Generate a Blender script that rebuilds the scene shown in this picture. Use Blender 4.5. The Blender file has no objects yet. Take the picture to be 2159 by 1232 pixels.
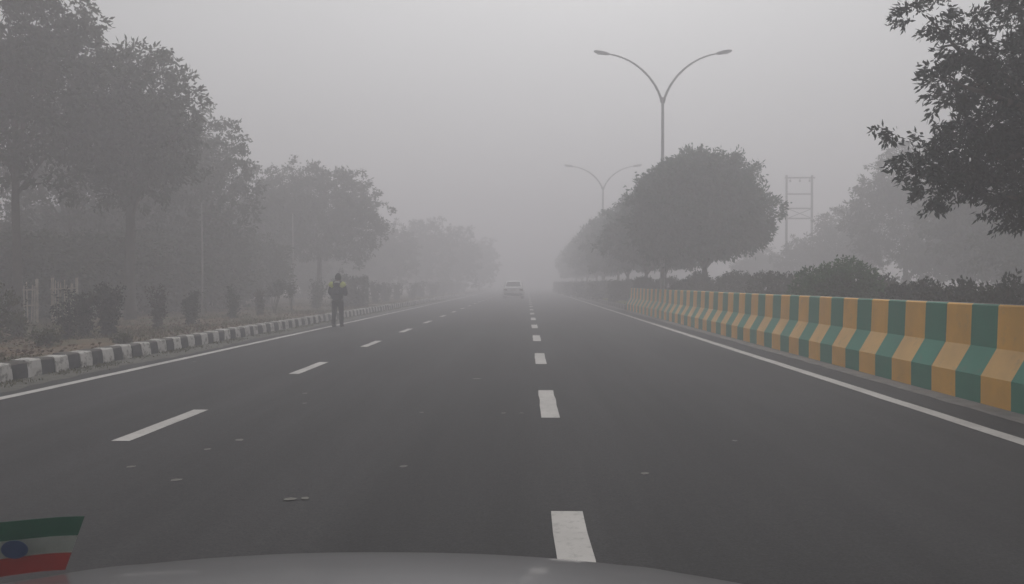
import bpy, bmesh, math, random
import numpy as np
from mathutils import Vector, Matrix
S = bpy.context.scene
COL = S.collection
R = math.radians
PI = math.pi
# ------------------------------------------------------------------ camera, sky, sun, exposure
cd = bpy.data.cameras.new("camera"); cam = bpy.data.objects.new("camera", cd); COL.objects.link(cam)
cam.location = (0, 0, 1.27)
cam.rotation_euler = (R(90 - 0.57), 0, R(1.0))
cd.sensor_width = 36; cd.lens = 30.0
cd.clip_start = 0.05; cd.clip_end = 3000
S.camera = cam
SUN_EL, SUN_AZ = 54, 5
W = bpy.data.worlds.new("World"); S.world = W; W.use_nodes = True
nt = W.node_tree; nt.nodes.clear()
sky = nt.nodes.new('ShaderNodeTexSky'); sky.sky_type = 'NISHITA'; sky.sun_disc = False
sky.sun_elevation = R(SUN_EL); sky.sun_rotation = R(SUN_AZ); sky.dust_density = 6; sky.ozone_density = 1; sky.air_density = 1
hs = nt.nodes.new('ShaderNodeHueSaturation'); hs.inputs['Saturation'].default_value = 0.06
bg = nt.nodes.new('ShaderNodeBackground'); bg.inputs['Strength'].default_value = 0.12
wo = nt.nodes.new('ShaderNodeOutputWorld')
nt.links.new(sky.outputs[0], hs.inputs['Color']); nt.links.new(hs.outputs[0], bg.inputs[0]); nt.links.new(bg.outputs[0], wo.inputs[0])
sl = bpy.data.lights.new("sun", 'SUN'); sl.energy = 0.6; sl.angle = R(40); sl.color = (1, .97, .94)
so = bpy.data.objects.new("sun", sl); COL.objects.link(so)
sd = Vector((math.sin(R(SUN_AZ)) * math.cos(R(SUN_EL)), math.cos(R(SUN_AZ)) * math.cos(R(SUN_EL)), math.sin(R(SUN_EL))))
so.rotation_euler = sd.to_track_quat('Z', 'Y').to_euler(); so.location = (20, -20, 60)
S.view_settings.view_transform = 'Standard'; S.view_settings.look = 'None'
S.view_settings.exposure = -0.28; S.view_settings.gamma = 1
FOG_DENSITY = 0.0205; FOG_COL = (0.945, 0.927, 0.957)
c = S.cycles
c.use_denoising = True; c.volume_bounces = 3; c.max_bounces = 8; c.diffuse_bounces = 3; c.glossy_bounces = 2
c.transmission_bounces = 3; c.transparent_max_bounces = 8; c.caustics_reflective = False; c.caustics_refractive = False

# ------------------------------------------------------------------ materials
def new_mat(name):
    m = bpy.data.materials.new(name); m.use_nodes = True
    n = m.node_tree; b = n.nodes['Principled BSDF']
    return m, n, b
def noise(n, scale, detail=4, coord='world', rough=.6, vec_scale=None):
    t = n.nodes.new('ShaderNodeTexNoise'); t.inputs['Scale'].default_value = scale; t.inputs['Detail'].default_value = detail
    t.inputs['Roughness'].default_value = rough
    if coord == 'world': src = n.nodes.new('ShaderNodeNewGeometry').outputs['Position']
    else: src = n.nodes.new('ShaderNodeTexCoord').outputs['Object']
    if vec_scale:
        mp = n.nodes.new('ShaderNodeMapping'); mp.inputs['Scale'].default_value = vec_scale
        n.links.new(src, mp.inputs[0]); src = mp.outputs[0]
    n.links.new(src, t.inputs['Vector'])
    return t.outputs['Fac']
def ramp(n, fac, stops):
    r = n.nodes.new('ShaderNodeValToRGB'); cr = r.color_ramp
    while len(cr.elements) < len(stops): cr.elements.new(.5)
    for e, (p, col) in zip(cr.elements, stops): e.position = p; e.color = (*col, 1)
    n.links.new(fac, r.inputs[0]); return r.outputs[0]
def mix(n, fac, a, b, mode='MIX'):
    m = n.nodes.new('ShaderNodeMix'); m.data_type = 'RGBA'; m.blend_type = mode
    for i, v in ((0, fac), (6, a), (7, b)):
        if hasattr(v, 'links'): n.links.new(v, m.inputs[i])
        else: m.inputs[i].default_value = v if i == 0 else (*v, 1)
    return m.outputs[2]
def bump(n, b, h, strength=.3, dist=.02):
    bp = n.nodes.new('ShaderNodeBump'); bp.inputs['Strength'].default_value = strength; bp.inputs['Distance'].default_value = dist
    n.links.new(h, bp.inputs['Height']); n.links.new(bp.outputs[0], b.inputs['Normal'])
def mat(name, col, var=.25, scale=6, rough=.8, coord='world', metal=0, bmp=0, bscale=None):
    m, n, b = new_mat(name)
    f = noise(n, scale, 5, coord)
    lo = tuple(max(0, x * (1 - var)) for x in col); hi = tuple(min(1, x * (1 + var)) for x in col)
    n.links.new(ramp(n, f, [(.3, lo), (.7, hi)]), b.inputs['Base Color'])
    b.inputs['Roughness'].default_value = rough; b.inputs['Metallic'].default_value = metal
    if bmp: bump(n, b, noise(n, bscale or scale * 4, 4, coord), bmp)
    return m
M = {}
# asphalt: fine aggregate, lengthwise wear, faint patches
m, n, b = new_mat('asphalt')
base = ramp(n, noise(n, .35, 4, vec_scale=(1, .25, 1)), [(.3, (.026, .0255, .0265)), (.7, (.036, .0353, .0362))])
fine = ramp(n, noise(n, 55, 3, rough=.8), [(.3, (.5, .5, .5)), (.72, (1.65, 1.63, 1.62))])
streak = ramp(n, noise(n, 3.2, 4, vec_scale=(1, .05, 1)), [(.3, (.78, .78, .78)), (.7, (1.2, 1.2, 1.2))])
cA = mix(n, 1, base, fine, 'MULTIPLY'); cB = mix(n, 1, cA, streak, 'MULTIPLY')
mid = ramp(n, noise(n, 17, 5, rough=.8), [(.3, (.74, .74, .74)), (.7, (1.28, 1.28, 1.27))]); cB = mix(n, 1, cB, mid, 'MULTIPLY')
sx = n.nodes.new('ShaderNodeSeparateXYZ'); n.links.new(n.nodes.new('ShaderNodeNewGeometry').outputs['Position'], sx.inputs[0])
wv = n.nodes.new('ShaderNodeMath'); wv.operation = 'MULTIPLY'; wv.inputs[1].default_value = 2 * PI / 1.75; n.links.new(sx.outputs[0], wv.inputs[0])
sn = n.nodes.new('ShaderNodeMath'); sn.operation = 'SINE'; n.links.new(wv.outputs[0], sn.inputs[0])
cB = mix(n, 1, cB, ramp(n, sn.outputs[0], [(.0, (.90, .90, .90)), (1, (1.06, 1.06, 1.06))]), 'MULTIPLY')
spots = ramp(n, noise(n, 2.6, 6, rough=.75), [(.67, (0, 0, 0)), (.74, (1, 1, 1))])
cC = mix(n, .0, cB, (.12, .115, .105)); mx = cC.node; mul = n.nodes.new('ShaderNodeMath'); mul.operation = 'MULTIPLY'; mul.inputs[1].default_value = .42
n.links.new(spots, mul.inputs[0]); n.links.new(mul.outputs[0], mx.inputs[0])
n.links.new(cC, b.inputs['Base Color']); b.inputs['Roughness'].default_value = .86; b.inputs['Specular IOR Level'].default_value = .3
bump(n, b, noise(n, 80, 3), .5, .01); M['asphalt'] = m
def paint(name, col, dirt, wear=.35, rough=.7, scale=9, coord='world', t0=.56, t1=.72):
    m, n, b = new_mat(name)
    f1 = ramp(n, noise(n, scale, 6, coord, .72), [(t0, (0, 0, 0)), (t1, (1, 1, 1))])
    f2 = noise(n, 1.3, 4, coord)
    c0 = mix(n, 1, col, ramp(n, f2, [(.3, (.82, .82, .82)), (.7, (1.08, 1.08, 1.08))]), 'MULTIPLY')
    q = n.nodes.new('ShaderNodeMath'); q.operation = 'MULTIPLY'; q.inputs[1].default_value = wear; n.links.new(f1, q.inputs[0])
    n.links.new(mix(n, q.outputs[0], c0, dirt), b.inputs['Base Color']); b.inputs['Roughness'].default_value = rough
    bump(n, b, noise(n, scale * 4, 4, coord), .25, .008)
    return m
M['line'] = paint('line_paint', (.50, .48, .455), (.13, .125, .12), .6, .75, 16, t0=.52, t1=.75)
M['kerb_white'] = paint('kerb_white', (.50, .485, .46), (.085, .078, .065), .85, .9, 8, t0=.5, t1=.62)
M['kerb_black'] = paint('kerb_black', (.022, .024, .024), (.09, .08, .065), .6, .9, 6, t0=.58, t1=.68)
M['kerb_top'] = paint('kerb_grey', (.060, .053, .042), (.115, .10, .08), .6, .9, 7)
M['orange'] = paint('barrier_orange', (.80, .41, .03), (.34, .25, .12), .3, .65, 6)
M['green'] = paint('barrier_green', (.003, .185, .11), (.07, .13, .09), .25, .65, 6)
M['orange_step'] = paint('barrier_orange_dusty', (.70, .42, .13), (.2, .17, .12), .45, .75, 5)
M['green_step'] = paint('barrier_green_dusty', (.025, .22, .15), (.14, .15, .12), .45, .75, 5)
M['concrete'] = mat('concrete', (.2, .19, .17), .25, 5, .9, bmp=.4)
M['gutter'] = mat('gutter', (.15, .14, .13), .3, 4, .9, bmp=.5)
m, n, b = new_mat('soil')
s1 = ramp(n, noise(n, .7, 6, rough=.7), [(.36, (.055, .070, .022)), (.5, (.105, .075, .035)), (.64, (.17, .10, .05))])
s2 = ramp(n, noise(n, 22, 5, rough=.8), [(.3, (.55, .55, .55)), (.75, (1.5, 1.45, 1.4))])
n.links.new(mix(n, 1, s1, s2, 'MULTIPLY'), b.inputs['Base Color']); b.inputs['Roughness'].default_value = .95
bump(n, b, noise(n, 9, 6), .8, .05); M['soil'] = m
m, n, b = new_mat('verge_grass_soil')
s1 = ramp(n, noise(n, 1.1, 6, rough=.7), [(.34, (.12, .14, .045)), (.55, (.18, .18, .07)), (.7, (.19, .16, .10))])
s2 = ramp(n, noise(n, 30, 5, rough=.8), [(.3, (.6, .6, .6)), (.75, (1.4, 1.4, 1.35))])
n.links.new(mix(n, 1, s1, s2, 'MULTIPLY'), b.inputs['Base Color']); b.inputs['Roughness'].default_value = .95
bump(n, b, noise(n, 14, 6), .8, .05); M['median_soil'] = m
def leafmat(name, dark, light, scale=1.1, trans=.3):
    m, n, b = new_mat(name)
    f = noise(n, scale, 4); col = ramp(n, f, [(.32, dark), (.68, light)])
    f2 = ramp(n, noise(n, 9, 2), [(.3, (.7, .7, .7)), (.7, (1.25, 1.25, 1.2))])
    col = mix(n, 1, col, f2, 'MULTIPLY')
    n.links.new(col, b.inputs['Base Color']); b.inputs['Roughness'].default_value = .6; b.inputs['Specular IOR Level'].default_value = .25
    tr = n.nodes.new('ShaderNodeBsdfTranslucent'); n.links.new(col, tr.inputs[0])
    ms = n.nodes.new('ShaderNodeMixShader'); ms.inputs[0].default_value = trans
    n.links.new(b.outputs[0], ms.inputs[1]); n.links.new(tr.outputs[0], ms.inputs[2])
    n.links.new(ms.outputs[0], n.nodes['Material Output'].inputs[0]); return m
M['leaf_median'] = leafmat('leaf_median', (.012, .050, .030), (.026, .084, .048))
M['leaf_near'] = leafmat('leaf_near', (.008, .024, .018), (.018, .034, .022))
M['leaf_left'] = leafmat('leaf_left', (.020, .032, .014), (.040, .056, .022))
M['leaf_pale'] = leafmat('leaf_pale', (.05, .052, .025), (.085, .078, .036))
M['leaf_hedge'] = leafmat('leaf_hedge', (.024, .080, .020), (.050, .135, .032), 2)
M['leaf_hedge_dark'] = leafmat('leaf_hedge_dark', (.020, .030, .020), (.035, .048, .028), 2)
M['leaf_shrub'] = leafmat('leaf_shrub', (.018, .024, .015), (.035, .046, .022), 3)
M['leaf_shrub_brown'] = leafmat('leaf_shrub_brown', (.030, .024, .017), (.055, .044, .028), 3)
M['leaf_weed'] = leafmat('leaf_weed', (.040, .052, .018), (.085, .085, .03), 3)
M['grass'] = leafmat('grass', (.055, .062, .022), (.13, .115, .05), 1.5)
M['litter'] = leafmat('litter', (.085, .048, .024), (.17, .115, .065), 4, .1)
M['bark'] = mat('bark', (.055, .045, .036), .4, 8, .95, bmp=.6)
M['galv'] = mat('galvanised', (.30, .30, .31), .15, 3, .5, metal=.3)
M['pale_pole'] = mat('pale_pole', (.24, .235, .22), .15, 3, .7)
M['bamboo'] = mat('bamboo', (.46, .42, .35), .35, 9, .85, bmp=.3)
M['steel_dark'] = mat('pylon_concrete', (.20, .20, .20), .2, 3, .8)
M['lens'] = mat('lamp_lens', (.35, .35, .35), .1, 3, .3)

# ------------------------------------------------------------------ mesh helpers
class MB:
    def __init__(s): s.v = []; s.f = []; s.mi = []
    def add(s, vs, fs, mi=0):
        o = len(s.v); s.v += [tuple(v) for v in vs]; s.f += [tuple(i + o for i in f) for f in fs]; s.mi += [mi] * len(fs)
    def box(s, x0, x1, y0, y1, z0, z1, mi=0):
        s.add([(x0, y0, z0), (x1, y0, z0), (x1, y1, z0), (x0, y1, z0), (x0, y0, z1), (x1, y0, z1), (x1, y1, z1), (x0, y1, z1)],
              [(0, 3, 2, 1), (4, 5, 6, 7), (0, 1, 5, 4), (1, 2, 6, 5), (2, 3, 7, 6), (3, 0, 4, 7)], mi)
    def tube(s, pts, rad, seg=8, mi=0, cap=True, sq=None):
        pts = [Vector(p) for p in pts]; n = len(pts)
        if not hasattr(rad, '__len__'): rad = [rad] * n
        rings = []; ref = None
        for i, p in enumerate(pts):
            t = (pts[min(i + 1, n - 1)] - pts[max(i - 1, 0)])
            t = t.normalized() if t.length > 1e-9 else Vector((0, 0, 1))
            if ref is None: ref = Vector((1, 0, 0)) if abs(t.x) < .9 else Vector((0, 1, 0))
            u = (ref - t * ref.dot(t)).normalized(); w = t.cross(u); ref = u
            r = rad[i]; a, b_ = (r, r) if not hasattr(r, '__len__') else r
            rings.append([p + u * (a * math.cos(2 * PI * k / seg)) + w * (b_ * math.sin(2 * PI * k / seg)) for k in range(seg)])
        vs = [v for r_ in rings for v in r_]; fs = []
        for i in range(n - 1):
            for k in range(seg):
                fs.append((i * seg + k, i * seg + (k + 1) % seg, (i + 1) * seg + (k + 1) % seg, (i + 1) * seg + k))
        if cap: fs.append(tuple(range(seg))[::-1]); fs.append(tuple(range((n - 1) * seg, n * seg)))
        s.add(vs, fs, mi)
    def build(s, name, mats, parent=None, smooth=False, bevel=0):
        me = bpy.data.meshes.new(name); me.from_pydata(s.v, [], s.f)
        if not isinstance(mats, (list, tuple)): mats = [mats]
        for mm in mats: me.materials.append(mm)
        me.polygons.foreach_set('material_index', s.mi)
        if smooth: me.polygons.foreach_set('use_smooth', [True] * len(me.polygons))
        me.update(); o = bpy.data.objects.new(name, me); COL.objects.link(o)
        if parent: o.parent = parent
        if bevel:
            b = o.modifiers.new('bevel', 'BEVEL'); b.width = bevel; b.segments = 2; b.limit_method = 'ANGLE'
        return o
def quads(name, V, mats, parent=None, smooth=False, mi=None):
    """V: (N,4,3) array of quads"""
    N = V.shape[0]; me = bpy.data.meshes.new(name)
    me.vertices.add(N * 4); me.vertices.foreach_set('co', V.reshape(-1).astype(np.float32))
    me.loops.add(N * 4); me.loops.foreach_set('vertex_index', np.arange(N * 4, dtype=np.int32))
    me.polygons.add(N); me.polygons.foreach_set('loop_start', np.arange(0, N * 4, 4, dtype=np.int32))
    try: me.polygons.foreach_set('loop_total', np.full(N, 4, dtype=np.int32))
    except Exception: pass
    for mm in (mats if isinstance(mats, (list, tuple)) else [mats]): me.materials.append(mm)
    if mi is not None: me.polygons.foreach_set('material_index', mi)
    me.update(calc_edges=True); me.validate()
    o = bpy.data.objects.new(name, me); COL.objects.link(o)
    if parent: o.parent = parent
    return o
def tag(o, label=None, cat=None, group=None, kind=None):
    if label: o['label'] = label
    if cat: o['category'] = cat
    if group: o['group'] = group
    if kind: o['kind'] = kind
    return o
def empty(name, loc, rz=0):
    o = bpy.data.objects.new(name, None); COL.objects.link(o); o.location = loc; o.rotation_euler = (0, 0, rz); o.empty_display_size = .2
    return o
def copy_tree(o, parent=None):
    k = o.copy(); COL.objects.link(k); k.parent = parent
    for ch in list(o.children): copy_tree(ch, k)
    return k

# ------------------------------------------------------------------ ground, road, markings
def struct(o, name=None): o['kind'] = 'structure'; return o
XL, XR = -6.66, 4.75
def sheet(name, x0, x1, y0, y1, z, m, nx=1, ny=1, amp=0, seed=0):
    rng = random.Random(seed); g = MB(); vs = []; fs = []
    for j in range(ny + 1):
        for i in range(nx + 1):
            edge = i in (0, nx)
            vs.append((x0 + (x1 - x0) * i / nx, y0 + (y1 - y0) * j / ny, z + (0 if edge else rng.uniform(-amp, amp))))
    for j in range(ny):
        for i in range(nx):
            a = j * (nx + 1) + i; fs.append((a, a + 1, a + nx + 2, a + nx + 1))
    g.add(vs, fs); return g.build(name, m, smooth=amp > 0)
struct(sheet('ground', -150, 150, -30, 420, -.012, M['soil']))
road = struct(sheet('road', XL - .05, XR + .3, -30, 400, 0, M['asphalt']))
struct(sheet('verge', -40, XL - .18, -30, 400, .20, M['soil'], 60, 300, .035, 1))
md = struct(sheet('median', 4.92, 9.3, -30, 400, .17, M['median_soil'], 8, 200, .03, 2))
struct(sheet('opposite_road', 9.6, 18.5, -30, 400, .0, M['asphalt']))
struct(sheet('far_verge', 18.8, 60, -30, 400, .12, M['soil'], 30, 200, .04, 3))
kk = MB(); kk.box(9.3, 9.6, -30, 400, -.02, .20); struct(kk.build('median_far_kerb', M['concrete']))
kk = MB(); kk.box(18.5, 18.8, -30, 400, -.02, .17); struct(kk.build('far_kerb', M['concrete']))
# gutter strip beside the barrier with an uneven edge
g = MB(); rng = random.Random(5); ys = [-10 + .4 * i for i in range(400)]
vs = []
for y in ys:
    e = 4.50 + rng.uniform(-.025, .025); vs += [(e, y, .004), (e + .05, y, .016), (XR + .02, y, .016)]
fs = []
for i in range(len(ys) - 1):
    for k in range(2): a = i * 3 + k; fs.append((a, a + 1, a + 4, a + 3))
g.add(vs, fs); struct(g.build('gutter_strip', M['gutter']))
g = MB(); rng = random.Random(6); vs = []; fs = []
for i in range(460):
    y = 2 + .25 * i; e = XL + .52 + rng.uniform(-.07, .07) + .08 * math.sin(y * .9); vs += [(XL - .02, y, .02), (XL + .2, y, .010), (e, y, .0035)]
for i in range(459):
    for k in range(2): a = i * 3 + k; fs.append((a, a + 1, a + 4, a + 3))
g.add(vs, fs); struct(g.build('kerb_dust', mat('kerb_dust', (.085, .083, .066), .35, 5, .95, bmp=.5)))
def strip(x, w, y0, y1, name, seed=0, z=.004):
    rng = random.Random(seed); g = MB(); n = max(2, int((y1 - y0) / .5) + 1); vs = []; fs = []
    for i in range(n + 1):
        y = y0 + (y1 - y0) * i / n; j = rng.uniform(-.006, .006)
        vs += [(x - w / 2 + j, y, z), (x + w / 2 + j, y, z)]
    for i in range(n): a = 2 * i; fs.append((a, a + 1, a + 3, a + 2))
    g.add(vs, fs); return g.build(name, M['line'], road)
strip(-5.80, .15, -8, 200, 'edge_line', 1); strip(3.97, .16, -8, 200, 'edge_line', 2)
for k in range(-1, 24): strip(.225, .175, 8.05 + 5.38 * k, 10.12 + 5.38 * k, 'lane_dash', k + 9)
for k in range(-1, 24): strip(-3.27, .15, 6.8 + 5.1 * k, 8.5 + 5.1 * k + (.1 if k > 0 else 0), 'lane_dash', k + 60)

# ------------------------------------------------------------------ kerbstones
def kerb_mesh(seed, mt):
    rng = random.Random(seed); g = MB(); L = .333; N = 5; ring = []
    prof = [(.02, -.02), (.012, .12), (-.006, .222), (-.03, .242), (-.215, .248), (-.225, .2), (-.225, -.02)]
    vs = []
    for j in range(N):
        for (x, z) in prof:
            vs.append((x + rng.uniform(-.004, .004), -L / 2 + L * j / (N - 1), z + (rng.uniform(-.005, .005) if z > .1 else 0)))
    fs = []; P = len(prof)
    for j in range(N - 1):
        for k in range(P - 1): a = j * P + k; fs.append((a, a + P, a + P + 1, a + 1))
    fs.append(tuple(range(P))); fs.append(tuple(range((N - 1) * P, N * P))[::-1])
    g.add(vs, fs); o = g.build('kerbstone', mt); bpy.data.objects.remove(o)
    return g
def kmesh(seed, mt):
    g = kerb_mesh(seed, mt); me = bpy.data.meshes.new('kerbstone'); me.from_pydata(g.v, [], g.f); me.materials.append(mt); me.materials.append(M['kerb_top'] if seed > 9 else mt)
    for p in me.polygons:
        if p.normal.z > .6 or p.normal.z < -.6: p.material_index = 1
    return me
KW = [kmesh(i, M['kerb_white']) for i in range(4)]; KB = [kmesh(i + 10, M['kerb_black']) for i in range(4)]
rng = random.Random(3)
y = 6.0; i = 0
while y < 92:
    white = i % 2 == 0
    o = bpy.data.objects.new('kerbstone', rng.choice(KW if white else KB)); COL.objects.link(o)
    o.location = (XL + rng.uniform(-.012, .012), y, rng.uniform(-.008, .008)); o.rotation_euler = (0, rng.uniform(-.02, .02), rng.uniform(-.02, .02))
    if white: tag(o, 'worn white-painted kerbstone along the left road edge', 'kerbstone', 'white kerbstones on the left verge')
    else: tag(o, 'faded black-painted kerbstone along the left road edge', 'kerbstone', 'black kerbstones on the left verge')
    y += .3375; i += 1
g = MB(); g.box(XL - .22, XL, 92, 300, -.02, .25); struct(g.build('far_left_kerb', M['kerb_top']))
# low median kerb beyond the barrier
g = MB(); yy = 41.2; i = 0
while yy < 150:
    g.box(XR, XR + .2, yy, yy + .6, -.02, .22, i % 2); yy += .6; i += 1
tag(g.build('median_kerb', [M['kerb_top'], M['concrete']], bevel=.01), 'low dusty kerb along the grassy median past the end of the barrier', 'kerb')

# ------------------------------------------------------------------ barrier
bar = empty('crash_barrier', (XR, 0, 0))
tag(bar, 'orange and green striped concrete crash barrier along the right road edge', 'barrier')
prof = [(0, -.02), (0, .305), (.165, .59), (.18, 1.035), (.20, 1.05), (.36, 1.05), (.38, 1.035), (.395, .59), (.56, .305), (.56, -.02)]
P = 1.0885
def bar_seg(ya, yb):
    g = MB(); cuts = []; y = ya
    edges = []
    k0 = int((ya - 9.01) / P) - 2; marks = []
    for k in range(k0, k0 + int((yb - ya) / P) + 6):
        marks += [(9.01 + k * P - .56, 0), (9.01 + k * P, 1)]     # colour that starts here: 0 orange 1 green
    seq = []
    for (p, cidx), (p2, _) in zip(marks, marks[1:]):
        a, b2 = max(p, ya), min(p2, yb)
        if b2 > a + 1e-4: seq.append((a, b2, cidx))
    n = len(prof)
    for a, b2, cidx in seq:
        for k in range(n - 1):
            mi = cidx + (2 if k in (1,) else 0)
            if k == 4: mi = 4
            g.add([(prof[k][0], a, prof[k][1]), (prof[k + 1][0], a, prof[k + 1][1]), (prof[k + 1][0], b2, prof[k + 1][1]), (prof[k][0], b2, prof[k][1])], [(0, 3, 2, 1)], mi)
    for yv, rev in ((ya, 0), (yb, 1)):
        f = tuple(range(n)); g.add([(x, yv, z) for x, z in prof], [f if not rev else f[::-1]], 4)
    o = g.build('barrier_segment', [M['orange'], M['green'], M['orange_step'], M['green_step'], M['concrete']], bar)
    return o
y = 9.01 - 14 * P; rng = random.Random(8)
while y < 40.5:
    e = min(y + 3 * P, 41.0); o = bar_seg(y + .003, e - .003); o.location.x = rng.uniform(-.003, .003); o.location.z = rng.uniform(-.003, .003); y = e

# ------------------------------------------------------------------ street lamps
def lamp(loc, fork, tip, label):
    t = empty('street_lamp', loc); tag(t, label, 'street lamp', 'double-arm street lamps on the median')
    g = MB(); g.tube([(0, 0, 0), (0, 0, fork * .5), (0, 0, fork)], [.115, .088, .065], 12); g.build('pole', M['galv'], t, True)
    g = MB(); g.box(-.2, .2, -.2, .2, 0, .03); g.box(-.14, .14, -.14, .14, .03, .06); g.build('base_plate', M['galv'], t)
    h = tip - fork
    for s in (-1, 1):
        pts = []; rad = []
        for i in range(15):
            a = i / 14
            x = s * (.04 + 2.35 * a ** 1.42 + .1 * a); z = fork - .25 + (h + .12) * (.22 * a + .78 * (1 - (1 - a) ** 1.9)) 
            pts.append((x, 0, z)); rad.append(.060 - .024 * a)
        g = MB(); g.tube(pts, rad, 10); g.build('arm', M['galv'], t, True)
        hd = MB(); e = Vector(pts[-1]); d = (Vector(pts[-1]) - Vector(pts[-2])).normalized()
        hd.tube([e - d * .05, e + d * .1, e + d * .35, e + d * .6, e + d * .72], [(.035, .035), (.045, .08), (.045, .10), (.032, .08), (.012, .03)], 12)
        h0 = hd.build('lamp_head', M['galv'], t, True)
        le = MB(); q = e + d * .36; le.box(q.x - .17, q.x + .17, -.085, .085, q.z - .075, q.z - .045); le.build('lens', M['lens'], h0)
    return t
lamp((6.3, 39.8, .17), 9.9 - .17, 12.05 - .17, 'tall double-arm street lamp rising behind the big round median tree')
lamp((6.3, 70.9, .17), 9.3 - .17, 11.1 - .17, 'fainter second double-arm street lamp farther down the median')

# ------------------------------------------------------------------ foliage
def leaves_array(anchors, axes, per, L, Wd, rs, droop=.35, spread=.9):
    N = anchors.shape[0]
    A = np.repeat(anchors, per, 0); X = np.repeat(axes, per, 0)
    D = X + rs.normal(0, spread, A.shape); D[:, 2] -= droop
    D /= np.linalg.norm(D, axis=1, keepdims=True) + 1e-9
    A = A + rs.normal(0, L * .35, A.shape)
    r = rs.normal(0, 1, A.shape); side = np.cross(D, r); side /= np.linalg.norm(side, axis=1, keepdims=True) + 1e-9
    l = (L * rs.uniform(.65, 1.25, (len(A), 1))); w = Wd * rs.uniform(.7, 1.2, (len(A), 1))
    m = A + D * l * .45
    return np.stack([A, m + side * w * .5, A + D * l, m - side * w * .5], 1)
def crown_arr(blobs, density, per, L, Wd, seed, droop=.35, shell=.45, flat=None, spray=4):
    """leafy sprays (a tuft of twigs each) spread over every lump; bays stay open between them"""
    rs = np.random.RandomState(seed); P_ = []; D_ = []
    for (x, y, z, r, rz) in blobs:
        n = max(3, int(density * r * r * 12.5 / spray)); d = rs.normal(0, 1, (n, 3)); d /= np.linalg.norm(d, axis=1, keepdims=True)
        u = rs.uniform(0, 1, (n, 1)) ** .5; rr = shell + (1 - shell) * u + rs.normal(0, .12, (n, 1))
        p = d * rr * np.array([r, r, rz]) + np.array([x, y, z]) 
        p = np.repeat(p, spray, 0); d = np.repeat(d, spray, 0); k = rs.uniform(0, 1, (len(p), 1)) * L * 1.5
        p = p + d * k * np.array([1, 1, .5]) + rs.normal(0, L * .42, p.shape) * np.array([1, 1, .55])
        if flat is not None: p[:, 2] = np.where(p[:, 2] < flat, flat + (flat - p[:, 2]) * rs.uniform(0, .35, len(p)) + rs.uniform(-.12, .06, len(p)), p[:, 2])
        P_.append(p); D_.append(d)
    return leaves_array(np.concatenate(P_), np.concatenate(D_), per, L, Wd, rs, droop, .75)
def lumps(cx, cy, cz, rx, rz, n, br, seed, low=-.35, ry=None):
    """lumps spread over an ellipsoid: crown with bays and bulges"""
    rng = random.Random(seed); ry = ry or rx; out = []
    for i in range(n):
        zz = low + (1 - low) * ((i + .5) / n) + rng.uniform(-.06, .06); zz = max(-.95, min(.98, zz))
        a = i * 2.399963 + rng.uniform(-.3, .3); q = math.sqrt(1 - zz * zz); k = rng.uniform(.68, .98); r = br * rng.uniform(.7, 1.3)
        out.append((cx + rx * k * q * math.cos(a), cy + ry * k * q * math.sin(a), cz + rz * k * zz, r, r * .8))
    for i in range(n // 3):      # small outlying sprays that break the outline
        zz = rng.uniform(max(low, -.6), .97); a = rng.uniform(0, 6.28); q = math.sqrt(1 - zz * zz); k = rng.uniform(.95, 1.12)
        out.append((cx + rx * k * q * math.cos(a), cy + ry * k * q * math.sin(a), cz + rz * k * zz, br * .42, br * .3))
    for i in range(n // 3):
        k = .5; out.append((cx + rx * rng.uniform(-k, k), cy + ry * rng.uniform(-k, k), cz + rz * rng.uniform(-.3, .4), br * 1.25, br))
    return out
def trunk_mb(h, r, lean, blobs, seed, base=0, limbs=9):
    rng = random.Random(seed); g = MB(); top = Vector((lean[0], lean[1], h))
    pts = [(0, 0, base - .15), (0, 0, base), (lean[0] * .2 + rng.uniform(-.04, .04), lean[1] * .2, h * .35), (lean[0] * .6 + rng.uniform(-.06, .06), lean[1] * .6, h * .7), top]
    g.tube(pts, [r * 1.5, r * 1.2, r, r * .85, r * .75], 10)
    bl = rng.sample(blobs, min(limbs, len(blobs)))
    for b in bl:
        e = Vector(b[:3]); st = Vector(pts[3]).lerp(top, rng.uniform(0, 1)); m1 = st.lerp(e, .4) + Vector((rng.uniform(-.2, .2), rng.uniform(-.2, .2), .12 + rng.uniform(0, .25)))
        m2 = st.lerp(e, .75) + Vector((rng.uniform(-.2, .2), rng.uniform(-.2, .2), .1))
        g.tube([st, m1, m2, e], [r * .55, r * .36, r * .2, r * .07], 6)
        for q in range(2):
            f = m2 + Vector((rng.uniform(-1, 1), rng.uniform(-1, 1), rng.uniform(-.3, .8))) * b[3]
            g.tube([m1.lerp(m2, .5 + .4 * q), m2.lerp(f, .4) + Vector((0, 0, .08)), f], [r * .2, r * .12, r * .04], 5)
    return g
def tree(name, loc, blobs, h, r, lean, leafm, label, cat='tree', group=None, density=14, per=7, L=.2, Wd=.075, seed=0, droop=.35, flat=None, limbs=9, rz=0):
    t = empty(name, loc, rz); tag(t, label, cat, group)
    trunk_mb(h, r, lean, blobs, seed, 0, limbs).build('trunk', M['bark'], t, True)
    quads('crown', crown_arr(blobs, density, per, L, Wd, seed + 1, droop, flat=flat), leafm, t)
    return t

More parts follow.
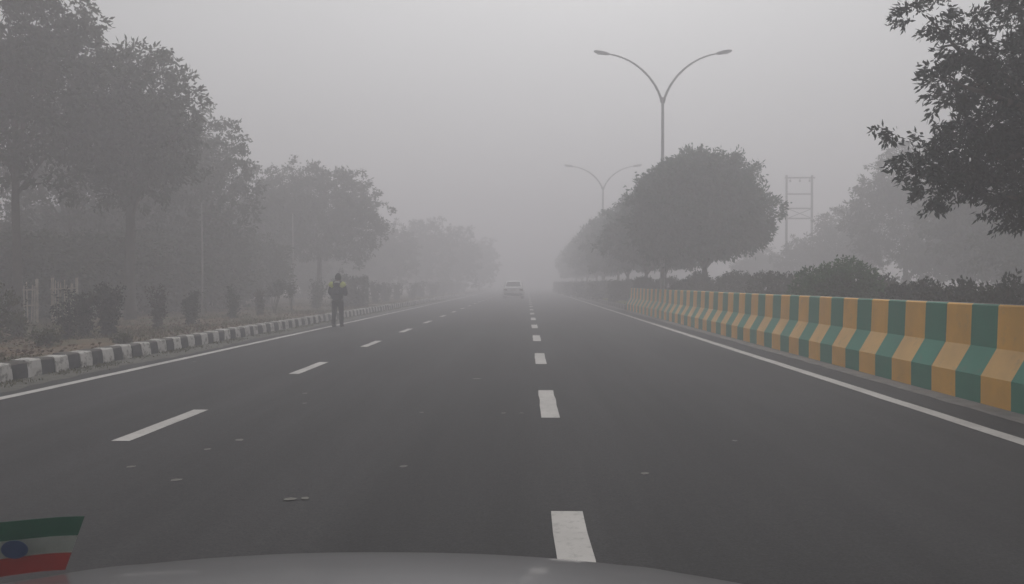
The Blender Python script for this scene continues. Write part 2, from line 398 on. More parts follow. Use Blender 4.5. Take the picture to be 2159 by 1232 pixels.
# median trees: trimmed round crowns on short trunks
b0 = lumps(-.22, 0, 3.95, 2.5, 2.2, 70, .62, 41, low=-.72) 
med = tree('round_tree', (7.2, 34.6, .15), b0, 2.4, .125, (.05, 0), M['leaf_median'], 'big dark round-crowned tree on the median in front of the street lamp', group='round trees along the median',
           density=30, per=7, L=.2, Wd=.07, seed=42, flat=2.25)
b1 = lumps(.0, 0, 3.7, 2.35, 1.95, 44, .7, 47, low=-.75)
med2 = tree('round_tree', (6.75, 41.5, .15), b1, 2.1, .11, (-.12, 0), M['leaf_median'], 'second round median tree with forked trunk just left of the biggest one', group='round trees along the median',
            density=26, per=7, L=.21, Wd=.08, seed=45, flat=2.0)
labs = ['third round median tree, its crown overlapping the two darker ones', 'fourth round median tree standing under the second street lamp',
        'fifth round median tree, grey in the fog', 'sixth round median tree at the edge of visibility', None, None, None, None]
for i, (x, y, sc, rz) in enumerate([(7.0, 50, 1.02, 1.1), (6.85, 58.5, 1.0, 2.3), (7.1, 67, 1.03, 3.7), (6.9, 76, 1.0, .6), (7.0, 86, 1.05, 4.4), (6.9, 97, 1.0, 5.5), (7.0, 109, 1, 2), (7, 122, 1, 3)]):
    o = copy_tree(med2); o.location = (x, y, .15); o.rotation_euler[2] = rz; o.scale = (sc, sc, sc * (1 + .04 * (i % 3)))
    if labs[i]: o['label'] = labs[i]
    else: o['label'] = 'round median tree faded almost wholly into the fog'; o['group'] = 'far foggy round median trees'

# near right tree: only its left side hangs into the picture
rng = random.Random(77); bn = []
KN = .78
def lobe(px, py, d, r):
    d *= KN; r *= KN
    return ((px - 1111) / 1800 * d, d, 1.27 - (py - 598) / 1800 * d, r, r * .72)
for (px, py, d, r) in [(2010, 395, 12.6, .42), (1925, 375, 12.3, .30), (2085, 420, 12.9, .40), (2150, 380, 12.6, .5), (1975, 215, 12.9, .28), (2050, 260, 12.5, .42), (2130, 270, 12.8, .5), (2000, 165, 12.5, .3),
                       (2085, 180, 12.4, .4), (2150, 170, 12.9, .42), (2020, 60, 12.6, .26), (2060, 90, 12.3, .32), (2130, 60, 12.8, .22), (1895, 265, 12.2, .15), (1880, 352, 12.2, .16), (1970, 20, 12.4, .26),
                       (2140, 10, 12.5, .3), (2090, 340, 12.3, .42), (1990, 305, 12.7, .28), (2210, 300, 12.7, .8), (2230, 120, 12.7, .8), (2220, 420, 12.6, .6), (2300, 250, 12.6, 1.0), (2290, 60, 12.8, .9), (2250, -60, 12.6, .8),
                       (2100, -60, 12.9, .4), (1945, 330, 12.5, .22), (2040, 330, 12.9, .4), (2110, 120, 12.2, .3), (2360, 380, 12.6, .8), (1940, 190, 12.6, .16), (2360, 160, 12.2, .9)]:
    bn.append(lobe(px, py, d, r))
TX, TY = 6.55, 9.8
bn = [(x - TX, y + rng.uniform(-.5, .5) - TY, z - .15, r, rz) for x, y, z, r, rz in bn] + [(rng.uniform(0, 1.6), rng.uniform(-1.4, 1.4), rng.uniform(2.6, 5), .7, .6) for _ in range(10)]
tree('broadleaf_tree', (TX, TY, .15), bn, 2.3, .13, (-.1, 0), M['leaf_near'], 'near dark tree whose leafy branches hang in from the upper right corner', density=95, per=8, L=.09, Wd=.032, seed=78, limbs=12)

# ---- left grove
def px_tree(px, Xw): return (1111 - px) / 1800, -Xw
GL = 'roadside trees of the left grove'
def left_tree(px, d, top_py, wpx, low_py, label, seed, leaf='leaf_left', n=42, br=.85, r=.15, name='roadside_tree', per=6, L=.2, gp=GL, dens=13, lean=(0, 0), base=.2):
    x = (px - 1111) / 1800 * d; s = d / 1800; ztop = 1.27 - (top_py - 598) * s - base; zlow = 1.27 - (low_py - 598) * s - base; rx = wpx / 2 * s
    cz = (ztop + zlow) / 2; rz = (ztop - zlow) / 2
    b = lumps(lean[0], lean[1], cz, rx * .95, rz * .95, int(n * 1.7), br * .62, seed, low=-.85, ry=min(rx, 3.6))
    return tree(name, (x, d, base), b, max(1.2, zlow + rz * .45), r, lean, M[leaf], label, group=gp, density=dens, per=per, L=L, Wd=L * .42, seed=seed, limbs=12)
left_tree(25, 22, -120, 370, 440, 'tall leafy tree at the far left edge rising out of the picture', 101, n=56, br=.75, r=.11, dens=10, L=.19)
left_tree(268, 25, 92, 290, 470, 'tall tree with the thick bare trunk left of the first pale pole', 102, n=50, br=.7, r=.15, dens=12, L=.19)
left_tree(140, 33, 170, 360, 520, 'broad tree filling the gap behind the two leftmost trees', 103, n=40, br=.9, r=.1, dens=9)
left_tree(425, 33, 215, 210, 560, 'loose feathery tree right of the thick-trunked tree', 104, n=40, br=.55, dens=8, L=.2)
left_tree(350, 39, 260, 260, 590, 'dark tree filling in behind the first pale pole', 105, n=40, br=.9)
left_tree(560, 45, 345, 160, 600, 'lower bushy tree between the feathery tree and the rounded one', 106, n=30, br=.75)
left_tree(672, 48, 340, 285, 575, 'large rounded tree behind the walking person', 107, n=62, br=.8, r=.16)
left_tree(500, 52, 420, 200, 620, 'low dim tree behind the second pale pole', 108, n=26, br=.9)
left_tree(820, 74, 470, 130, 610, 'pale foggy tree right of the large rounded tree', 109, n=26, br=.9)
left_tree(900, 88, 455, 130, 615, 'very pale tree halfway between the person and the white car', 110, n=26, br=1.0)
left_tree(965, 98, 475, 110, 615, 'faint tall tree over the far left kerb', 111, n=26, br=1.0)
left_tree(1010, 118, 500, 80, 612, 'faintest tree close left of the white car', 112, n=26, br=1.0)
rng = random.Random(9)
proto = None
for i, (px, d, top) in enumerate([(40, 34, 480), (190, 36, 455), (320, 40, 430), (420, 46, 440), (80, 40, 485), (520, 60, 470), (610, 62, 480), (130, 44, 440), (260, 46, 450), (700, 70, 500), (770, 80, 500), (-30, 29, 470), (110, 27, 505), (205, 29, 500), (310, 31, 495), (395, 34, 490), (475, 38, 490), (10, 26, 500), (860, 100, 510), (370, 60, 430), (930, 120, 520)]):
    x = (px - 1111) / 1800 * d; h = 1.27 + (598 - top) * d / 1800 - .2
    if proto is None:
        b = lumps(0, 0, 2.6, 2.6, 2.3, 36, .9, 131, low=-.9)
        proto = tree('understorey_tree', (x, d, .2), b, 1.6, .1, (.1, 0), M['leaf_left'], 'x', density=15, per=6, L=.24, Wd=.1, seed=131); o = proto; h0 = 4.9
    else: o = copy_tree(proto); o.location = (x, d, .2); o.rotation_euler[2] = rng.uniform(0, 6.28)
    k = h / h0; o.scale = (max(k, .85), max(k, .85), k)
    o['label'] = 'low dim tree in the dark mass of the left grove'; o['group'] = 'understorey trees of the left grove'; o['category'] = 'tree'

# ---- far side trees on the right
GR = 'trees beyond the opposite road'
left_tree(1905, 46, 305, 250, 600, 'pale foggy tree whose top shows left of the near dark branches', 141, leaf='leaf_left', n=40, br=.9, gp=GR, base=.12)
left_tree(2110, 36, 330, 330, 590, 'grey tree under the near dark branches at the right edge', 142, n=44, br=.95, gp=GR, base=.12)
left_tree(1790, 58, 430, 150, 610, 'small pale tree right of the electric pole frame', 143, n=26, br=.9, gp=GR, base=.12)
left_tree(2020, 42, 470, 260, 610, 'low dark tree above the darkest hedge bushes', 144, n=30, br=.9, gp=GR, base=.12)
left_tree(1700, 64, 500, 130, 612, 'low scrubby tree at the foot of the electric pole frame', 145, n=24, br=.8, gp=GR, base=.12)
left_tree(2230, 30, 440, 300, 620, 'dim low tree cut by the right edge of the picture', 146, n=30, br=.9, gp=GR, base=.12)
left_tree(1600, 80, 520, 120, 612, 'faint low tree behind the big round median tree', 147, n=24, br=.9, gp=GR, base=.12)

# ------------------------------------------------------------------ hedges on the median
def bush(name, loc, rx, ry, h, leafm, label, cat, seed, group=None, dens=60, L=.075, dome=True, per=5):
    rs = np.random.RandomState(seed); t = empty(name, loc); tag(t, label, cat, group)
    n = int(3.6 * dens * (rx + ry) * 2 * h * 2.2)
    d = rs.normal(0, 1, (n, 3)); d[:, 2] = np.abs(d[:, 2]); p_ = .5 if dome else .32
    d /= np.linalg.norm(d, axis=1, keepdims=True)
    q = np.sign(d) * np.abs(d) ** (1 if dome else .55); q /= 1 if dome else np.max(np.abs(q), axis=1, keepdims=True) ** .7
    lump = 1 + .05 * np.sin(d[:, :1] * 7 + seed) + .05 * np.sin(d[:, 1:2] * 9 + seed * 2)
    p = q * lump * rs.uniform(.86, 1.02, (n, 1)) * np.array([rx, ry, h])
    V = leaves_array(p, d, per, L, L * .5, rs, .0, .8)
    quads('foliage', V, leafm, t)
    # dense twig core so that the hedge is not hollow
    g = MB(); rng = random.Random(seed)
    for k in range(14):
        a = rng.uniform(0, 6.28); e = rng.uniform(.3, .8)
        g.tube([(rx * .25 * math.cos(a), ry * .25 * math.sin(a), -.05), (rx * .4 * e * math.cos(a), ry * .4 * e * math.sin(a), h * .45), (rx * .8 * e * math.cos(a), ry * .8 * e * math.sin(a), h * .85)], [.02, .014, .006], 5)
    g.build('stems', M['bark'], t)
    rs2 = np.random.RandomState(seed + 7); n2 = n // 2
    d2 = rs2.normal(0, 1, (n2, 3)); d2[:, 2] = np.abs(d2[:, 2]); d2 /= np.linalg.norm(d2, axis=1, keepdims=True)
    V2 = leaves_array(d2 * rs2.uniform(.3, .85, (n2, 1)) * np.array([rx, ry, h]), d2, 4, L * 1.8, L * 1.1, rs2, 0, 1.0)
    quads('inner_foliage', V2, leafm, t)
    return t
def pb(px, d): return (px - 1111) / 1800 * d
bush('trimmed_bush', (pb(1768, 18.2), 18.2, .15), 1.18, 1.2, 1.56, M['leaf_hedge'], 'large trimmed green dome bush rising over the barrier', 'bush', 201, L=.075)
bush('trimmed_bush', (pb(1470, 33), 33, .15), 1.15, 1.2, 1.42, M['leaf_hedge_dark'], 'dark dome bush under the big round median tree', 'bush', 202, L=.085)
bush('hedge_block', (pb(1553, 29), 29, .15), .55, .9, 1.40, M['leaf_hedge_dark'], 'flat-topped dark hedge block right of the dome bush under the tree', 'hedge', 203, dome=False)
bush('hedge_block', (pb(1640, 24), 24, .15), .75, 1.0, 1.33, M['leaf_hedge_dark'], 'flat-topped hedge block left of the large green dome bush', 'hedge', 204, dome=False)
bush('hedge_block', (pb(1380, 41), 41, .15), 1.0, 1.0, 1.33, M['leaf_hedge_dark'], 'low hedge block left of the lamp post foot', 'hedge', 205, dome=False)
bush('loose_bush', (pb(1910, 16.2), 16.2, .15), .62, .8, 1.12, M['leaf_hedge_dark'], 'loose dark bush right of the large green dome bush', 'bush', 206, L=.08, dens=38)
bush('loose_bush', (pb(2020, 14.3), 14.3, .15), .45, .7, 1.13, M['leaf_hedge_dark'], 'small dark bush behind the right part of the barrier', 'bush', 207, L=.08, dens=34)
bush('loose_bush', (pb(2120, 13.2), 13.2, .15), .45, .6, 1.16, M['leaf_hedge_dark'], 'ragged dark bush at the right edge above the barrier', 'bush', 208, L=.08, dens=34)
bush('loose_bush', (pb(1855, 20.5), 20.5, .15), .7, .8, 1.25, M['leaf_hedge_dark'], 'low rounded bush tucked behind the right flank of the green dome', 'bush', 209, L=.08, dens=40)
hp = None
for i, (px, d, h) in enumerate([(1335, 49, 1.3), (1300, 57, 1.25), (1268, 66, 1.3), (1243, 76, 1.2), (1222, 88, 1.3), (1207, 100, 1.3)]):
    if hp is None: o = hp = bush('hedge_block', (pb(px, d), d, .15), 1.2, 2.2, 1.2, M['leaf_hedge_dark'], 'x', 'hedge', 215, L=.12, dens=24, dome=False)
    else: o = copy_tree(hp); o.location = (pb(px, d), d, .15); o.rotation_euler[2] = .3 * i
    o['group'] = 'far hedge blocks on the grassy median'
    o['label'] = 'low foggy hedge block on the grass median beyond the barrier'
# marker post in the hedge
bush('loose_bush', (pb(1965, 15.2), 15.2, .15), .5, .8, 1.08, M['leaf_hedge_dark'], 'low dark bush filling the gap between two ragged bushes behind the barrier', 'bush', 217, L=.08, dens=40)
bush('loose_bush', (pb(2078, 13.7), 13.7, .15), .45, .7, 1.06, M['leaf_hedge_dark'], 'low dark bush just left of the ragged one at the right edge', 'bush', 218, L=.08, dens=40)
t = empty('marker_post', (pb(1676, 22), 22, .15)); tag(t, 'short pale marker post between the hedges behind the barrier', 'post')
g = MB(); g.box(-.06, .06, -.05, .05, -.05, 1.28); g.build('post', M['pale_pole'], t, bevel=.01); g = MB(); g.box(-.075, .075, -.065, .065, 1.28, 1.33); g.build('cap', M['concrete'], t, bevel=.01)

# ------------------------------------------------------------------ left verge shrubs
def shrub(px, d, h, w, label, seed, leaf='leaf_shrub', stems=6, dens=1.0, low=.05, topheavy=False, name='leggy_shrub', L=.07, cat='shrub', group='shrubs along the left verge', lean=0):
    x = (px - 1111) / 1800 * d; t = empty(name, (x, d, .19)); tag(t, label, cat, group)
    rng = random.Random(seed); rs = np.random.RandomState(seed); g = MB(); anc = []; ax = []
    for k in range(stems):
        a = rng.uniform(0, 6.28); e = rng.uniform(.25, 1.15) * w; hh = h * rng.uniform(.72, 1.0) if k else h
        p0 = Vector((rng.uniform(-.05, .05), rng.uniform(-.05, .05), -.04)); p3 = Vector((e * math.cos(a) + lean, e * math.sin(a), hh))
        p1 = p0.lerp(p3, .33) + Vector((rng.uniform(-.05, .05), rng.uniform(-.05, .05), .02)); p2 = p0.lerp(p3, .7) + Vector((rng.uniform(-.05, .05), 0, 0))
        g.tube([p0, p1, p2, p3], [.014, .011, .008, .003], 5)
        nn = int(44 * dens * h)
        for q in range(nn):
            u = rng.uniform(low, 1.0) if not topheavy else rng.uniform(.55, 1.0) ** .8
            s = p0.lerp(p1, u / .33) if u < .33 else (p1.lerp(p2, (u - .33) / .37) if u < .7 else p2.lerp(p3, (u - .7) / .3))
            sp = w * .24 * (1.1 - .4 * abs(u - .5))
            anc.append((s.x + rng.gauss(0, sp), s.y + rng.gauss(0, sp), max(.02, s.z + rng.gauss(0, .04)))); ax.append((rng.gauss(0, .5), rng.gauss(0, .5), .5))
    g.build('stems', M['bark'], t, True)
    quads('foliage', leaves_array(np.array(anc), np.array(ax), 5, L, L * .5, rs, .1, .8), M[leaf], t)
    return t
shrub(135, 16.3, .92, .34, 'dark shrub with bare leaning stems, first on the left verge', 301, stems=8, dens=.8)
shrub(168, 16.7, .95, .24, 'dark leafy shrub between the bare-stemmed one and the tall bushy one', 302, stems=8, dens=1.1)
shrub(219, 17.3, 1.08, .24, 'tallest dark columnar shrub at the trunk of the thick tree', 303, stems=10, dens=1.5)
shrub(326, 20.1, .98, .18, 'narrow brownish shrub standing alone on the verge', 304, leaf='leaf_shrub_brown', stems=7, dens=1.2)
shrub(399, 22.2, .86, .22, 'rounded green shrub at the foot of the first pale pole', 305, stems=9, dens=1.3)
shrub(487, 25.6, .98, .2, 'shrub with a bushy base and one thin leader', 306, stems=7, dens=1.1)
shrub(545, 28.3, .86, .15, 'slim grey shrub left of the two-stemmed one', 307, leaf='leaf_shrub_brown', stems=6, dens=1.2)
shrub(578, 30, 1.25, .32, 'thin-stemmed shrub with leaves only at its top', 308, stems=5, dens=.7, topheavy=True)
shrub(613, 32, 1.1, .24, 'small thin-stemmed shrub near the second pale pole', 309, stems=4, dens=.7, topheavy=True)
shrub(666, 36.5, 1.3, .4, 'ragged shrub just left of the walking person', 310, stems=8, dens=1.0)
bush('dense_bush', (pb(737, 39), 39, .19), .72, .8, 1.32, M['leaf_shrub'], 'dense rounded bush right behind the walking person', 'bush', 311, L=.09, dens=40, dome=False)
for i, (px, d, h, w, lb) in enumerate([(790, 46, 1.2, .3, 'thin shrub first to the right of the dense bush'), (812, 50, 1.1, .35, 'shrub second to the right of the dense bush'), (835, 55, 1.15, .4, 'bushier shrub third to the right of the dense bush'),
                                      (868, 61, 1.1, .45, 'foggy shrub fourth to the right of the dense bush'), (886, 66, 1.25, .5, 'foggy shrub fifth to the right of the dense bush')]):
    shrub(px, d, h, w, lb, 320 + i, stems=8, dens=.9, L=.1)
sp = None
for i, (px, d) in enumerate([(912, 73), (930, 80), (948, 88), (962, 96), (975, 104)]):
    if sp is None: sp = o = shrub(px, d, 1.2, .6, 'x', 340, stems=9, dens=1.0, L=.12)
    else: o = copy_tree(sp); o.location = (pb(px, d), d, .19); o.rotation_euler[2] = i
    o['label'] = 'far verge shrub nearly lost in the fog'; o['group'] = 'far foggy verge shrubs'
# yellow green weeds at the left edge
shrub(-28, 15.5, 1.0, .45, 'yellow-green weedy bush cut by the left edge of the picture', 351, leaf='leaf_weed', stems=10, dens=1.2, name='weed_bush')
shrub(30, 16.5, .55, .30, 'low green weed clump beside the yellowish bush at the left edge', 352, leaf='leaf_weed', stems=9, dens=1.0, name='weed_bush')
shrub(80, 14.6, .3, .25, 'tiny green weed clump behind the nearest kerbstones', 353, leaf='leaf_weed', stems=7, dens=1.6, name='weed_bush')
shrub(255, 15.0, .16, .16, 'little pale weed tuft touching the kerb below the tall dark shrub', 354, leaf='leaf_weed', stems=7, dens=2.2, name='weed_bush')

# ------------------------------------------------------------------ bamboo fence, pale poles, electric pole frame
def fence_panel(x0, x1, y, label, seed, ztop, zlow=.0):
    rng = random.Random(seed); t = empty('picket_fence', (x0, y, .2)); tag(t, label, 'fence', 'bamboo fence panels in the left grove'); Wt = x1 - x0
    g = MB(); xx = .03
    while xx < Wt:
        h = ztop - .2 + rng.uniform(-.1, .05); l = rng.uniform(-.03, .03); g.tube([(xx, 0, -.05), (xx + l, rng.uniform(-.02, .02), h)], [.022, .018], 6); xx += rng.uniform(.07, .11)
    g.build('pickets', M['bamboo'], t)
    for z in (.45, ztop - .42):
        g = MB(); g.tube([(-.05, .035, z), (Wt + .05, .035, z + .03)], .024, 6); g.build('rail', M['bamboo'], t)
    for x in (0, Wt): g = MB(); g.tube([(x, .07, -.1), (x, .07, ztop - .1)], .04, 8); g.build('post', M['bamboo'], t)
fence_panel(pb(24, 23), pb(64, 23), 23, 'short weathered bamboo fence panel nearest the left edge', 1, 1.3)
fence_panel(pb(98, 23.3), pb(150, 23.3), 23.3, 'weathered bamboo fence panel behind the bare-stemmed shrub', 2, 1.33)
for (px, d, h, lb) in [(421, 28, 3.75, 'thin pale pole standing before the dark grove, nearer of two'), (615, 41, 4.45, 'thin pale pole left of the walking person, farther of two')]:
    t = empty('pole', (pb(px, d), d, .2)); tag(t, lb, 'pole', 'thin pale poles on the left verge')
    g = MB(); g.tube([(0, 0, -.1), (.02, 0, h * .5), (0, 0, h)], [.04, .034, .026], 8); g.build('shaft', M['pale_pole'], t, True)
    g = MB(); g.tube([(0, 0, -.05), (0, 0, .25)], .09, 8); g.build('footing', M['concrete'], t)
dP = 70; s = dP / 1800
t = empty('electric_pole_frame', (pb(1655, dP), dP, .1)); tag(t, 'tall two-legged electric pole frame with crossbars in the fog', 'pylon')
wP = 53 * s; hP = (598 - 374) * s + 1.17
for x in (0, wP): g = MB(); g.tube([(x, 0, 0), (x, 0, hP + .12)], [.12, .09], 8); g.build('leg', M['steel_dark'], t, True)
for k, py in enumerate((377, 411, 441, 462)):
    z = (598 - py) * s + 1.17; e = .18 if k == 0 else .0
    g = MB(); g.box(-e, wP + e, -.2, -.13, z - .055, z + .055); 
    g.build('crossbar', M['steel_dark'], t)
for x in (.25, wP / 2, wP - .25):
    z = hP - .1; g = MB(); g.tube([(x, -.165, z - .08), (x, -.165, z - .2), (x, -.165, z - .22), (x, -.165, z - .36)], [.03, .03, .09, .07], 8); g.build('insulator', M['pale_pole'], t)
g = MB(); z0 = (598 - 441) * s + 1.17; g.tube([(0, -.17, z0), (wP, -.17, z0 - .82)], .03, 5); g.tube([(wP, -.17, z0), (0, -.17, z0 - .82)], .03, 5); g.build('brace', M['steel_dark'], t)

# ------------------------------------------------------------------ person seen from behind
skin = mat('skin', (.19, .11, .075), .1, 20, .6, 'obj'); navy = mat('navy_cloth', (.022, .027, .045), .25, 14, .9, 'obj'); trouser = mat('trouser_cloth', (.020, .022, .032), .25, 14, .9, 'obj')
black = mat('black_cloth', (.018, .019, .018), .2, 18, .9, 'obj'); hiviz = mat('hiviz_cloth', (.62, .68, .16), .15, 15, .8, 'obj'); shoe = mat('shoe', (.018, .016, .016), .2, 20, .7, 'obj')
packm = mat('pack_cloth', (.030, .036, .052), .25, 16, .85, 'obj'); reflective = mat('reflective_trim', (.5, .52, .5), .1, 20, .5, 'obj')
H = empty('person', (-5.52, 24.8, .002)); tag(H, 'person in dark cap and navy jacket with yellow shoulders, standing back turned', 'person')
H.rotation_euler = (0, 0, R(-4))
def skinned(name, joints, edges, m, parent=None, sub=2, root=0):
    me = bpy.data.meshes.new(name); me.from_pydata([j[0] for j in joints], edges, []); me.materials.append(m)
    o = bpy.data.objects.new(name, me); COL.objects.link(o)
    if parent: o.parent = parent
    mod = o.modifiers.new('skin', 'SKIN'); mod.use_smooth_shade = True
    for i, j in enumerate(joints):
        r = j[1]; r = r if hasattr(r, '__len__') else (r, r)
        me.skin_vertices[0].data[i].radius = r
    me.skin_vertices[0].data[root].use_root = True
    sb = o.modifiers.new('sub', 'SUBSURF'); sb.levels = sub; sb.render_levels = sub
    return o
# joints: x right in image, +y away from camera (the way the person faces), total height 1.56
J = [((0, 0, .80), (.14, .10)), ((0, .01, .93), (.125, .09)), ((0, .0, 1.10), (.135, .095)), ((0, .0, 1.24), (.14, .085)), ((0, .02, 1.32), .05), ((0, .045, 1.38), .055), ((0, .055, 1.45), (.07, .085)), ((0, .055, 1.51), (.06, .07)),
     ((-.085, 0, .74), .082), ((-.10, .01, .43), .056), ((-.115, -.03, .10), .04), ((-.125, .07, .04), .036), ((-.13, .15, .028), .028),
     ((.085, 0, .74), .082), ((.095, .04, .44), .056), ((.10, .03, .10), .04), ((.11, .13, .04), .036), ((.12, .21, .028), .028),
     ((-.17, .0, 1.24), .058), ((-.235, .01, .98), .042), ((-.14, .20, .93), .032), ((-.09, .27, .95), (.018, .034)),
     ((.17, .0, 1.24), .058), ((.235, .01, .98), .042), ((.13, .20, .94), .032), ((.07, .27, .97), (.018, .034))]
E = [(0, 1), (1, 2), (2, 3), (3, 4), (4, 5), (5, 6), (6, 7), (0, 8), (8, 9), (9, 10), (10, 11), (11, 12), (0, 13), (13, 14), (14, 15), (15, 16), (16, 17), (3, 18), (18, 19), (19, 20), (20, 21), (3, 22), (22, 23), (23, 24), (24, 25)]
# fingers curled round the phone, thumb on the side
for (hx, base, sgn) in ((-.09, 21, 1), (.07, 25, -1)):
    bz = J[base][0][2]
    for k, (dz, ln) in enumerate(((.022, .9), (.008, 1.0), (-.006, .95), (-.02, .75))):
        i0 = len(J); J += [((hx + sgn * .02, .31, bz + dz), .0095), ((hx + sgn * .045 * ln, .325, bz + dz + .004), .0085), ((hx + sgn * .06 * ln, .305, bz + dz + .006), .0075)]
        E += [(base, i0), (i0, i0 + 1), (i0 + 1, i0 + 2)]
    i0 = len(J); J += [((hx + sgn * .01, .275, bz + .04), .011), ((hx + sgn * .03, .285, bz + .06), .0095)]; E += [(base, i0), (i0, i0 + 1)]
body = skinned('body', J, E, skin, H)
# face, ears (facing away from the camera)
g = MB(); g.tube([(0, .135, 1.462), (0, .152, 1.440), (0, .158, 1.428)], [.008, .012, .010], 8); g.build('nose', skin, body, True)
for s_ in (-1, 1):
    g = MB(); g.tube([(s_ * .068, .055, 1.465), (s_ * .082, .05, 1.45), (s_ * .074, .057, 1.425)], [.010, .015, .008], 8); g.build('ear', skin, body, True)
    g = MB(); g.tube([(s_ * .026, .128, 1.462), (s_ * .026, .138, 1.462)], [.010, .006], 8); g.build('eye', reflective, body, True)
g = MB(); g.tube([(-.022, .128, 1.405), (0, .138, 1.403), (.022, .128, 1.405)], [.003, .007, .003], 6); g.build('mouth', mat('lips', (.16, .07, .06), .1, 20, .6, 'obj'), body, True)
# trousers: two tapering legs joined at the seat
TJ = [((0, 0, .84), (.165, .125)), ((0, 0, .76), (.15, .12)), ((-.09, 0, .68), (.098, .105)), ((-.105, .012, .42), .076), ((-.118, -.02, .14), .068), ((-.118, -.02, .06), .072),
      ((.09, 0, .68), (.098, .105)), ((.098, .04, .43), .076), ((.104, .03, .14), .068), ((.104, .03, .06), .072)]
skinned('trousers', TJ, [(0, 1), (1, 2), (2, 3), (3, 4), (4, 5), (1, 6), (6, 7), (7, 8), (8, 9)], trouser, H)
JJ = [((0, 0, .72), (.18, .14)), ((0, 0, .93), (.165, .125)), ((0, 0, 1.10), (.165, .12)), ((0, 0, 1.22), (.165, .11)), ((0, .015, 1.30), (.085, .07)), ((0, .03, 1.335), (.062, .06)),
      ((-.175, 0, 1.23), (.075, .08)), ((-.243, 0, 1.0), .063), ((-.22, .09, .955), .06), ((-.12, .22, .945), .05), ((.175, 0, 1.23), (.075, .08)), ((.243, 0, 1.0), .063), ((.22, .09, .955), .06), ((.10, .22, .955), .05)]
skinned('jacket', JJ, [(0, 1), (1, 2), (2, 3), (3, 4), (4, 5), (3, 6), (6, 7), (7, 8), (8, 9), (3, 10), (10, 11), (11, 12), (12, 13)], navy, H)
# yellow yoke over both shoulders and round the collar
for s_ in (-1, 1):
    skinned('shoulder_panel', [((s_ * .085, -.04, 1.275), (.075, .10)), ((s_ * .165, -.04, 1.225), (.085, .12)), ((s_ * .20, -.04, 1.15), (.078, .10))], [(0, 1), (1, 2)], hiviz, H)
g = MB(); g.tube([(-.075, -.045, 1.30), (-.035, -.075, 1.315), (.035, -.075, 1.315), (.075, -.045, 1.30)], [(.014, .026)] * 4, 8); g.build('collar_band', reflective, H, True)
for (sx, y0) in ((-.118, -.02), (.104, .03)):
    g = MB(); g.tube([(sx, y0 - .075, .035), (sx, y0 - .03, .05), (sx, y0 + .06, .05), (sx, y0 + .14, .035), (sx, y0 + .19, .022)], [(.03, .025), (.048, .048), (.046, .046), (.05, .033), (.025, .016)], 12); g.build('shoe', shoe, H, True)
capo = skinned('cap', [((0, .02, 1.35), (.085, .07)), ((0, .04, 1.42), (.098, .098)), ((0, .05, 1.49), (.096, .098)), ((0, .045, 1.555), (.055, .055)), ((0, .035, 1.57), .02)], [(0, 1), (1, 2), (2, 3), (3, 4)], black, H)
# the cap is a knitted hat covering the back of the head and neck; the face stays free in front
bagp = empty_ = None
bk = empty('backpack', (-5.52, 24.8, .002)); bk.rotation_euler = H.rotation_euler
tag(bk, 'dark blue backpack worn by the person on the left edge line', 'backpack')
skinned('bag_body', [((0, -.15, .78), (.15, .06)), ((0, -.175, .92), (.165, .075)), ((0, -.17, 1.05), (.14, .07)), ((0, -.15, 1.15), (.085, .045))], [(0, 1), (1, 2), (2, 3)], packm, bk)
skinned('front_pocket', [((0, -.225, .90), (.095, .03)), ((0, -.235, 1.0), (.10, .03))], [(0, 1)], packm, bk, 2)
for s_ in (-1, 1):
    g = MB(); g.tube([(s_ * .06, -.13, 1.17), (s_ * .095, -.11, 1.27), (s_ * .10, -.02, 1.345), (s_ * .10, .08, 1.29), (s_ * .12, .13, 1.12), (s_ * .14, .08, .95)], [(.02, .008)] * 6, 8); g.build('strap', black, bk, True)
g = MB(); g.tube([(-.05, -.15, 1.22), (0, -.15, 1.26), (.05, -.15, 1.22)], .01, 6); g.build('handle', black, bk, True)
ph = empty('mobile_phone', (-5.52, 24.8, .002)); ph.rotation_euler = H.rotation_euler; tag(ph, "small dark phone held in the hands of the person with the backpack", 'phone')
g = MB(); g.box(-.045, .025, .296, .305, .90, 1.04); g.build('case', black, ph, bevel=.004)

# ------------------------------------------------------------------ white car ahead
carp = mat('white_car_paint', (.86, .86, .86), .04, 3, .3, 'obj'); glass = mat('dark_glass', (.03, .035, .04), .1, 3, .15, 'obj'); tyre = mat('tyre', (.02, .02, .02), .2, 12, .9, 'obj'); rim = mat('rim', (.4, .4, .4), .1, 8, .4, 'obj', .6)
red = mat('tail_lens', (.10, .035, .035), .1, 8, .3, 'obj'); plastic = mat('dark_plastic', (.03, .03, .03), .15, 12, .6, 'obj'); chrome = mat('chrome', (.6, .6, .6), .05, 8, .2, 'obj', .9); plate = mat('number_plate', (.6, .6, .56), .05, 8, .5, 'obj')
car = empty('car', (-1.12, 70.5, .002)); tag(car, 'white car seen from behind in the right-hand lane gap, fading into fog', 'car')
car['label'] = 'white car seen from behind, driving ahead into the fog'
def loft(secs, name, m, parent, smooth=True, bevel=0):
    g = MB(); n = len(secs[0]); vs = [v for s_ in secs for v in s_]; fs = []
    for i in range(len(secs) - 1):
        for k in range(n): fs.append((i * n + k, i * n + (k + 1) % n, (i + 1) * n + (k + 1) % n, (i + 1) * n + k))
    fs.append(tuple(range(n))[::-1]); fs.append(tuple(range((len(secs) - 1) * n, len(secs) * n)))
    g.add(vs, fs); return g.build(name, m, parent, smooth, bevel)
